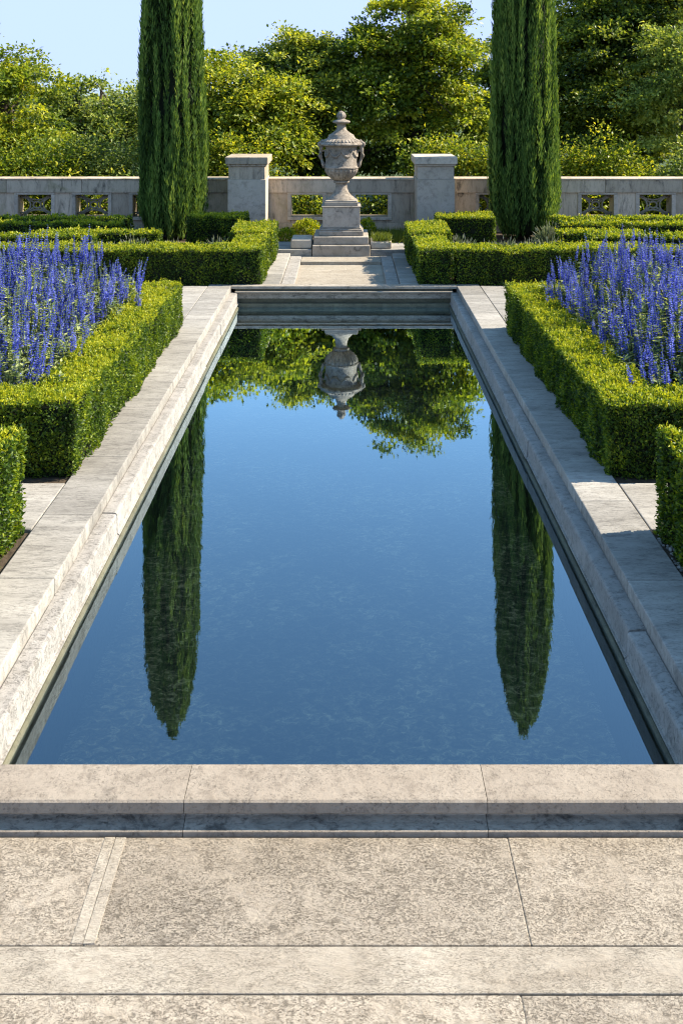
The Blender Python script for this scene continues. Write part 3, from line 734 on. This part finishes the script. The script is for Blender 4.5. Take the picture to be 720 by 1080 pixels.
T('dark_tree', lobes_from([(515, 90, 26, 26, 44, 1.1), (500, 120, 25.6, 30, 40, 1.1), (535, 110, 26, 30, 50, 1.1), (575, 85, 26, 36, 70, 1.2), (560, 40, 26.5, 30, 40, 1)]), (4.2, 26), .16, 300, 60, .135, 'treeB', 7, 'dark tree seen on both sides of the right cypress', tb=-.04)
T('dark_tree', lobes_from([(625, 60, 24, 46, 56, 1.4), (670, 35, 24, 52, 52, 1.4), (720, 45, 24.2, 50, 60, 1.4), (640, 110, 23.4, 56, 40, 1.3), (600, 120, 23.6, 30, 50, 1.1), (690, 105, 23.6, 50, 46, 1.3), (610, 15, 24.4, 34, 36, 1.1), (660, -25, 24.4, 50, 36, 1.3), (720, -20, 24.4, 50, 40, 1.3), (640, 150, 23, 60, 26, 1), (690, 150, 23.4, 46, 34, 1), (600, 165, 23.6, 40, 30, 1), (665, 175, 23.2, 60, 22, 1), (590, 70, 24.6, 30, 40, 1), (640, 10, 24.8, 50, 40, 1.2), (700, 0, 24.8, 50, 50, 1.2), (650, 80, 25, 60, 60, 1.2), (770, 60, 24.4, 50, 80, 1.4)]), (6.9, 24.2), .20, 1500, 66, .135, 'treeB', 8, 'broad dark green tree filling the sky right of the right cypress', tb=-.06)
T('maple_tree', lobes_from([(705, 75, 21.2, 26, 36, .8), (725, 100, 21, 34, 44, .9), (700, 120, 20.9, 28, 34, .8), (745, 70, 21.2, 34, 50, .9), (715, 48, 21.3, 14, 18, .5)]), (7.3, 21.2), .11, 260, 62, .105, 'treeC', 9, 'pale green tree at the right edge before the dark tree', tb=.03)

def shrub(lobes, base, n, per, leaf, mat, seed, label, tb=0.0, spread=.13, group='shrubs behind the wall'):
    root = tag(empty('shrub', (base[0], base[1], -.14)), label, 'shrub', group)
    a = Acc(); c = crown_leaves(a, lobes, n, per, leaf, seed, .8, spread, tb, .55); a.build('foliage', M[mat], root)
    a = Acc(); rg = np.random.default_rng(seed)
    for l in lobes:
        a.tube([(base[0] + rg.normal(0, .05), base[1], -.2), ((base[0] + l[0]) / 2, l[1], l[2] * .5), l[:3]], [.035, .028, .01], 6)
    a.build('stem', M['bark'], root)
def hedge_shrub(px0, px1, py, d, n, mat, seed, label, tb, dp=.5, leaf=.075):
    x0, x1 = P2(px0, 0, d)[0], P2(px1, 0, d)[0]; zt = P2(0, py, d)[2]
    k = max(3, int((x1 - x0) / .38)); lobes = []
    rg = np.random.default_rng(seed)
    for i in range(k):
        x = x0 + (i + .5) * (x1 - x0) / k
        zc = zt - .42 + rg.uniform(-.06, .06)
        lobes.append((x, d + rg.uniform(-.1, .1), zc, .30, dp, .40)); lobes.append((x + .1, d, zc - .5, .34, dp, .45))
    shrub(lobes, ((x0 + x1) / 2, d), n, 52, leaf, mat, seed, label, tb)
def round_shrub(pxc, pw, py, d, n, mat, seed, label, tb, leaf=.07):
    x = P2(pxc, 0, d)[0]; w = pw * d / 1050; zt = P2(0, py, d)[2]
    lobes = [(x, d, zt * .45, w, .7, zt * .52), (x - w * .45, d - .1, zt * .4, w * .55, .55, zt * .42), (x + w * .5, d, zt * .38, w * .55, .55, zt * .42), (x + w * .1, d - .2, zt * .3, w * .7, .5, zt * .4)]
    shrub(lobes, (x, d), n, 52, leaf, mat, seed, label, tb)
round_shrub(112, 44, 134, 20.3, 190, 'treeC', 31, 'rounded grey green shrub behind the wall left of the cypress', -.02)
round_shrub(55, 36, 150, 19.9, 130, 'shrub', 32, 'smaller rounded shrub behind the wall below the far left maple', -.12)
round_shrub(5, 34, 160, 20.0, 120, 'shrub', 40, 'dark shrub behind the wall at the left edge', -.12)
hedge_shrub(205, 288, 149, 19.7, 200, 'shrub', 33, 'upright leafy shrub behind the left pillar', .0)
hedge_shrub(433, 530, 146, 19.7, 220, 'shrub', 34, 'upright leafy shrub behind the right pillar', .02)
round_shrub(632, 58, 139, 19.9, 240, 'shrub', 35, 'yellow tipped rounded shrub right of the right cypress', .12)
round_shrub(722, 34, 152, 19.8, 140, 'treeC', 36, 'pale shrub behind the wall at the right edge', .0)
hedge_shrub(298, 432, 192, 19.6, 190, 'shrub', 37, 'low leafy shrub seen through the wall openings behind the urn', -.08)
hedge_shrub(-110, 210, 190, 19.3, 300, 'shrub', 38, 'low leafy shrub seen through the lattice of the left wall', .02)
hedge_shrub(525, 830, 190, 19.3, 300, 'shrub', 39, 'low leafy shrub seen through the lattice of the right wall', -.02)
# little plants at the foot of the wall near the pedestal
def tuft(x, y, w, h, n, seed, label, mat='box', leaf=.05):
    rg = np.random.default_rng(seed)
    a = Acc(); d = unit(rg.normal(size=(n, 3))); d[:, 2] = abs(d[:, 2]); r = rg.uniform(.5, 1, n) ** .5
    P = np.array([x, y, -.02]) + d * np.array([w, w * .7, h]) * r[:, None]
    leaves(a, P, d + rg.normal(0, .5, (n, 3)) + np.array([0, 0, .4]), d + rg.normal(0, .6, (n, 3)), leaf, leaf * .55, np.clip(rg.beta(2.5, 2, n) + .1, 0, 1))
    a.tube([(x, y, -.05), (x, y, h * .5)], [.02, .008], 6)
    tag(a.build('small_bush', M[mat], None, (x, y, -.02)), label, 'bush', 'small bushes by the pedestal')
tuft(-0.70, 17.75, .30, .30, 1300, 71, 'small bright bush under the open wall window left of the urn')
tuft(0.36, 17.3, .17, .38, 800, 72, 'small bright bush right of the urn pedestal')
tuft(-1.02, 16.9, .2, .25, 700, 73, 'tiny low bush beside the left platform edge')
a = Acc(); n = 3800
P = np.column_stack([RNG.uniform(.40, 1.0, n), RNG.uniform(16.45, 17.5, n), np.full(n, -.03)])
leaves(a, P, RNG.normal(0, .35, (n, 3)) + np.array([0, 0, 1.]), RNG.normal(0, 1, (n, 3)), RNG.uniform(.12, .26, n), .012, RNG.uniform(0, 1, n))
P = np.column_stack([RNG.uniform(.43, .71, 900), RNG.uniform(15.82, 16.36, 900), np.full(900, .165)])
leaves(a, P, RNG.normal(0, .5, (900, 3)) + np.array([0, 0, 1.]), RNG.normal(0, 1, (900, 3)), RNG.uniform(.05, .13, 900), .012, RNG.uniform(0, 1, 900))
struct(a.build('grass', M['grass']), 'stuff', 'small patch of bright grass right of the pedestal')

# ------------------------------------------------------------------ blue salvia
def spike_mesh(seed, L, dt=0.0):
    rg = np.random.default_rng(seed); a = Acc()
    a.tube([(0, 0, -.25), (0, 0, 0), (0, 0, L)], [.003, .0028, .0012], 4, 1)
    n = 120
    z = rg.uniform(0, 1, n) ** .9
    # florets sit in whorls
    wh = np.round(z * 13) / 13 + rg.normal(0, .012, n)
    an = rg.uniform(0, 6.283, n); r = .016 * (1 - .65 * np.clip(wh, 0, 1) ** 1.5)
    o = np.column_stack([np.cos(an), np.sin(an), np.zeros(n)])
    P = o * (r * .25)[:, None] + np.column_stack([np.zeros(n), np.zeros(n), np.clip(wh, 0, 1) * L])
    leaves(a, P, o + rg.normal(0, .25, (n, 3)) + np.array([0, 0, .45]), rg.normal(0, .5, (n, 3)) + np.array([0, 0, 1]), r * rg.uniform(.9, 1.5, n), r * 0.85, np.clip(rg.beta(2, 2, n) + .1 * (wh - .5) + dt, 0, 1), .2)
    return a
spikes = []
for i, L in enumerate((.24, .30, .20, .27, .22, .29)):
    o = spike_mesh(200 + i, L, (-.2, .0, .15, .05, .24, -.10)[i]).build('flower_spike', [M['blue'], M['stem']]); spikes.append(o.data); bpy.data.objects.remove(o)
foliages = []
for i in range(5):
    rg = np.random.default_rng(300 + i); a = Acc()
    for k in range(13):
        th = rg.uniform(0, 6.283); rr = rg.uniform(.02, .15); h = rg.uniform(.5, .8)
        top = np.array([math.cos(th) * rr, math.sin(th) * rr, h]); b = top * np.array([.3, .3, 0])
        a.tube([b, (b + top) / 2 + rg.normal(0, .01, 3), top], [.004, .003, .002], 4, 1)
        n = 44; s = rg.uniform(.12, 1, n)
        P = b + (top - b) * s[:, None]
        an = rg.uniform(0, 6.283, n); o = np.column_stack([np.cos(an), np.sin(an), rg.uniform(-.1, .8, n)])
        leaves(a, P, o + rg.normal(0, .2, (n, 3)), np.array([0, 0, 1.]) + rg.normal(0, .4, (n, 3)), (.085 - .035 * s) * rg.uniform(.7, 1.3, n), (.024 - .008 * s), np.clip(rg.beta(2, 2, n) + .25 * (s - .5), 0, 1), .2)
        # some buds and spent florets down the stem
        n2 = 10; s2 = rg.uniform(.6, 1, n2); P = b + (top - b) * s2[:, None]
        leaves(a, P, rg.normal(0, 1, (n2, 3)), rg.normal(0, 1, (n2, 3)), .016, .010, rg.uniform(0, .8, n2), .2, 2)
    o = a.build('foliage', [M['sage'], M['stem'], M['blue']]); foliages.append(o.data); bpy.data.objects.remove(o)
rs = random.Random(5)
for sgn, side in ((-1, 'left'), (1, 'right')):
    lb = 'blue salvia plant with upright flower spikes massed in the %s bed' % side
    grp = 'blue salvia plants in the %s bed' % side
    y = 7.12; row = 0
    while y < 10.25:
        u = 2.24 + (.1 if row % 2 else 0) + rs.uniform(0, .04)
        while u < min(4.4, 0.42 * y + .25):
            edge = min(1, (u - 2.2) / .42)
            h = (.72 + .36 * edge) * rs.uniform(.93, 1.06)
            if y < 7.6: h *= .86
            x = CX + sgn * (u + rs.uniform(-.05, .05)); yy = y + rs.uniform(-.06, .06)
            r = empty('salvia_plant', (x, yy, -0.02)); tag(r, lb, 'flowering plant', grp)
            r.rotation_euler = (rs.uniform(-.06, .06), -sgn * (.16 * (1 - edge)) * 1.0 + rs.uniform(-.05, .05), rs.uniform(0, 6.28) * 0)
            f_ = bpy.data.objects.new('foliage', rs.choice(foliages)); C.objects.link(f_); f_.parent = r
            f_.scale = (1.3, 1.3, h * 1.04); f_.rotation_euler = (0, 0, rs.uniform(0, 6.28))
            for k in range(11 if y < 8.6 else 14):
                th = rs.uniform(0, 6.283); rr = .20 * rs.random() ** .6
                s = bpy.data.objects.new('flower_spike', rs.choice(spikes)); C.objects.link(s); s.parent = r
                s.location = (math.cos(th) * rr, math.sin(th) * rr, h * (rs.uniform(.64, .90) if k % 3 else rs.uniform(.34, .66)) - .06)
                s.rotation_euler = (math.sin(th) * -rr * .7 + rs.uniform(-.12, .12), math.cos(th) * rr * .9 + rs.uniform(-.12, .12), rs.uniform(0, 6.28))
                w_ = rs.uniform(.95, 1.4); s.scale = (w_, w_, rs.uniform(.6, 1.1))
            u += .26 + rs.uniform(-.02, .02)
        y += .26; row += 1

# grey lavender and herbs in the far parterre
def lavender_mesh(seed):
    rg = np.random.default_rng(seed); a = Acc(); n = 700
    d = unit(rg.normal(size=(n, 3))); d[:, 2] = abs(d[:, 2]) + .1
    P = d * np.array([.17, .17, .16]) * (rg.uniform(.3, 1, n) ** .5)[:, None]
    leaves(a, P, d + rg.normal(0, .3, (n, 3)) + np.array([0, 0, .6]), rg.normal(0, 1, (n, 3)), rg.uniform(.04, .10, n), .014, np.clip(rg.beta(2, 2.4, n), 0, .85))
    n = 60; d = unit(rg.normal(size=(n, 3)) * np.array([1, 1, .3]) + np.array([0, 0, .9]))
    P = d * np.array([.2, .2, .24])
    leaves(a, P, d, rg.normal(0, 1, (n, 3)), .055, .014, rg.uniform(.55, .9, n))
    o = a.build('lavender_plant', M['lav']); me = o.data; bpy.data.objects.remove(o); return me
lavs = [lavender_mesh(900 + i) for i in range(3)]
for sgn, side in ((-1, 'left'), (1, 'right')):
    for (u0, u1, y, st) in ((1.75, 6.2, 14.05, .30), (1.8, 3.3, 14.7, .32), (3.4, 4.6, 16.35, .34)):
        u = u0
        while u < u1:
            o = bpy.data.objects.new('lavender_plant', rs.choice(lavs)); C.objects.link(o)
            o.location = (AX + sgn * u, y + rs.uniform(-.08, .08), -.02); o.rotation_euler = (0, 0, rs.uniform(0, 6)); s = rs.uniform(1.0, 1.35); o.scale = (s, s, s * 1.25)
            tag(o, 'grey green lavender mound behind the far hedge on the %s' % side, 'plant', 'lavender mounds on the %s' % side)
            u += st

# ------------------------------------------------------------------ camera, sun, sky
cam = bpy.data.cameras.new('camera'); co = bpy.data.objects.new('camera', cam); C.objects.link(co)
cam.sensor_fit = 'VERTICAL'; cam.sensor_height = 36; cam.lens = 35.0
cam.shift_y = -440 / 1080; cam.shift_x = -5 / 1080
cam.clip_start = 0.05; cam.clip_end = 8000
co.location = (0, 0, 2.5); co.rotation_euler = (R(90), 0, 0)
scn.camera = co
EL = R(41); sd = Vector((1.0, 0.19, 0)).normalized()
dirv = Vector((sd.x * math.cos(EL), sd.y * math.cos(EL), math.sin(EL)))
sun = bpy.data.lights.new('sun', 'SUN'); so = bpy.data.objects.new('sun', sun); C.objects.link(so)
sun.energy = 5.0; sun.angle = R(0.5); sun.color = (1.0, 0.905, 0.755)
so.rotation_euler = dirv.to_track_quat('Z', 'Y').to_euler(); so.location = (8, 4, 10)
w = bpy.data.worlds.new('World'); scn.world = w; w.use_nodes = True
nt = w.node_tree; nt.nodes.clear()
sk = nt.nodes.new('ShaderNodeTexSky'); sk.sky_type = 'NISHITA'; sk.sun_disc = False
sk.sun_elevation = EL; sk.sun_rotation = math.atan2(sd.x, sd.y); sk.altitude = 0; sk.air_density = 1.0; sk.dust_density = 0.1; sk.ozone_density = 2.5
bg = nt.nodes.new('ShaderNodeBackground'); bg.inputs[1].default_value = 0.12
ow = nt.nodes.new('ShaderNodeOutputWorld')
gm = nt.nodes.new('ShaderNodeGamma'); gm.inputs[1].default_value = 0.55; nt.links.new(sk.outputs[0], gm.inputs[0])
hs = nt.nodes.new('ShaderNodeHueSaturation'); hs.inputs['Saturation'].default_value = 1.5; hs.inputs['Value'].default_value = 2.0; nt.links.new(gm.outputs[0], hs.inputs['Color'])
cap = nt.nodes.new('ShaderNodeMix'); cap.data_type = 'RGBA'; cap.blend_type = 'DARKEN'; cap.inputs[0].default_value = 1.0; cap.inputs[7].default_value = (2.3, 3.0, 5.2, 1)
nt.links.new(hs.outputs[0], cap.inputs[6]); nt.links.new(cap.outputs[2], bg.inputs[0]); nt.links.new(bg.outputs[0], ow.inputs[0])
scn.view_settings.view_transform = 'Standard'; scn.view_settings.look = 'None'
scn.view_settings.exposure = 1.27; scn.view_settings.gamma = 1.0; scn.view_settings.use_curve_mapping = False
scn.cycles.filter_width = 1.15; scn.cycles.max_bounces = 8; scn.cycles.diffuse_bounces = 3; scn.cycles.glossy_bounces = 3; scn.cycles.transparent_max_bounces = 8
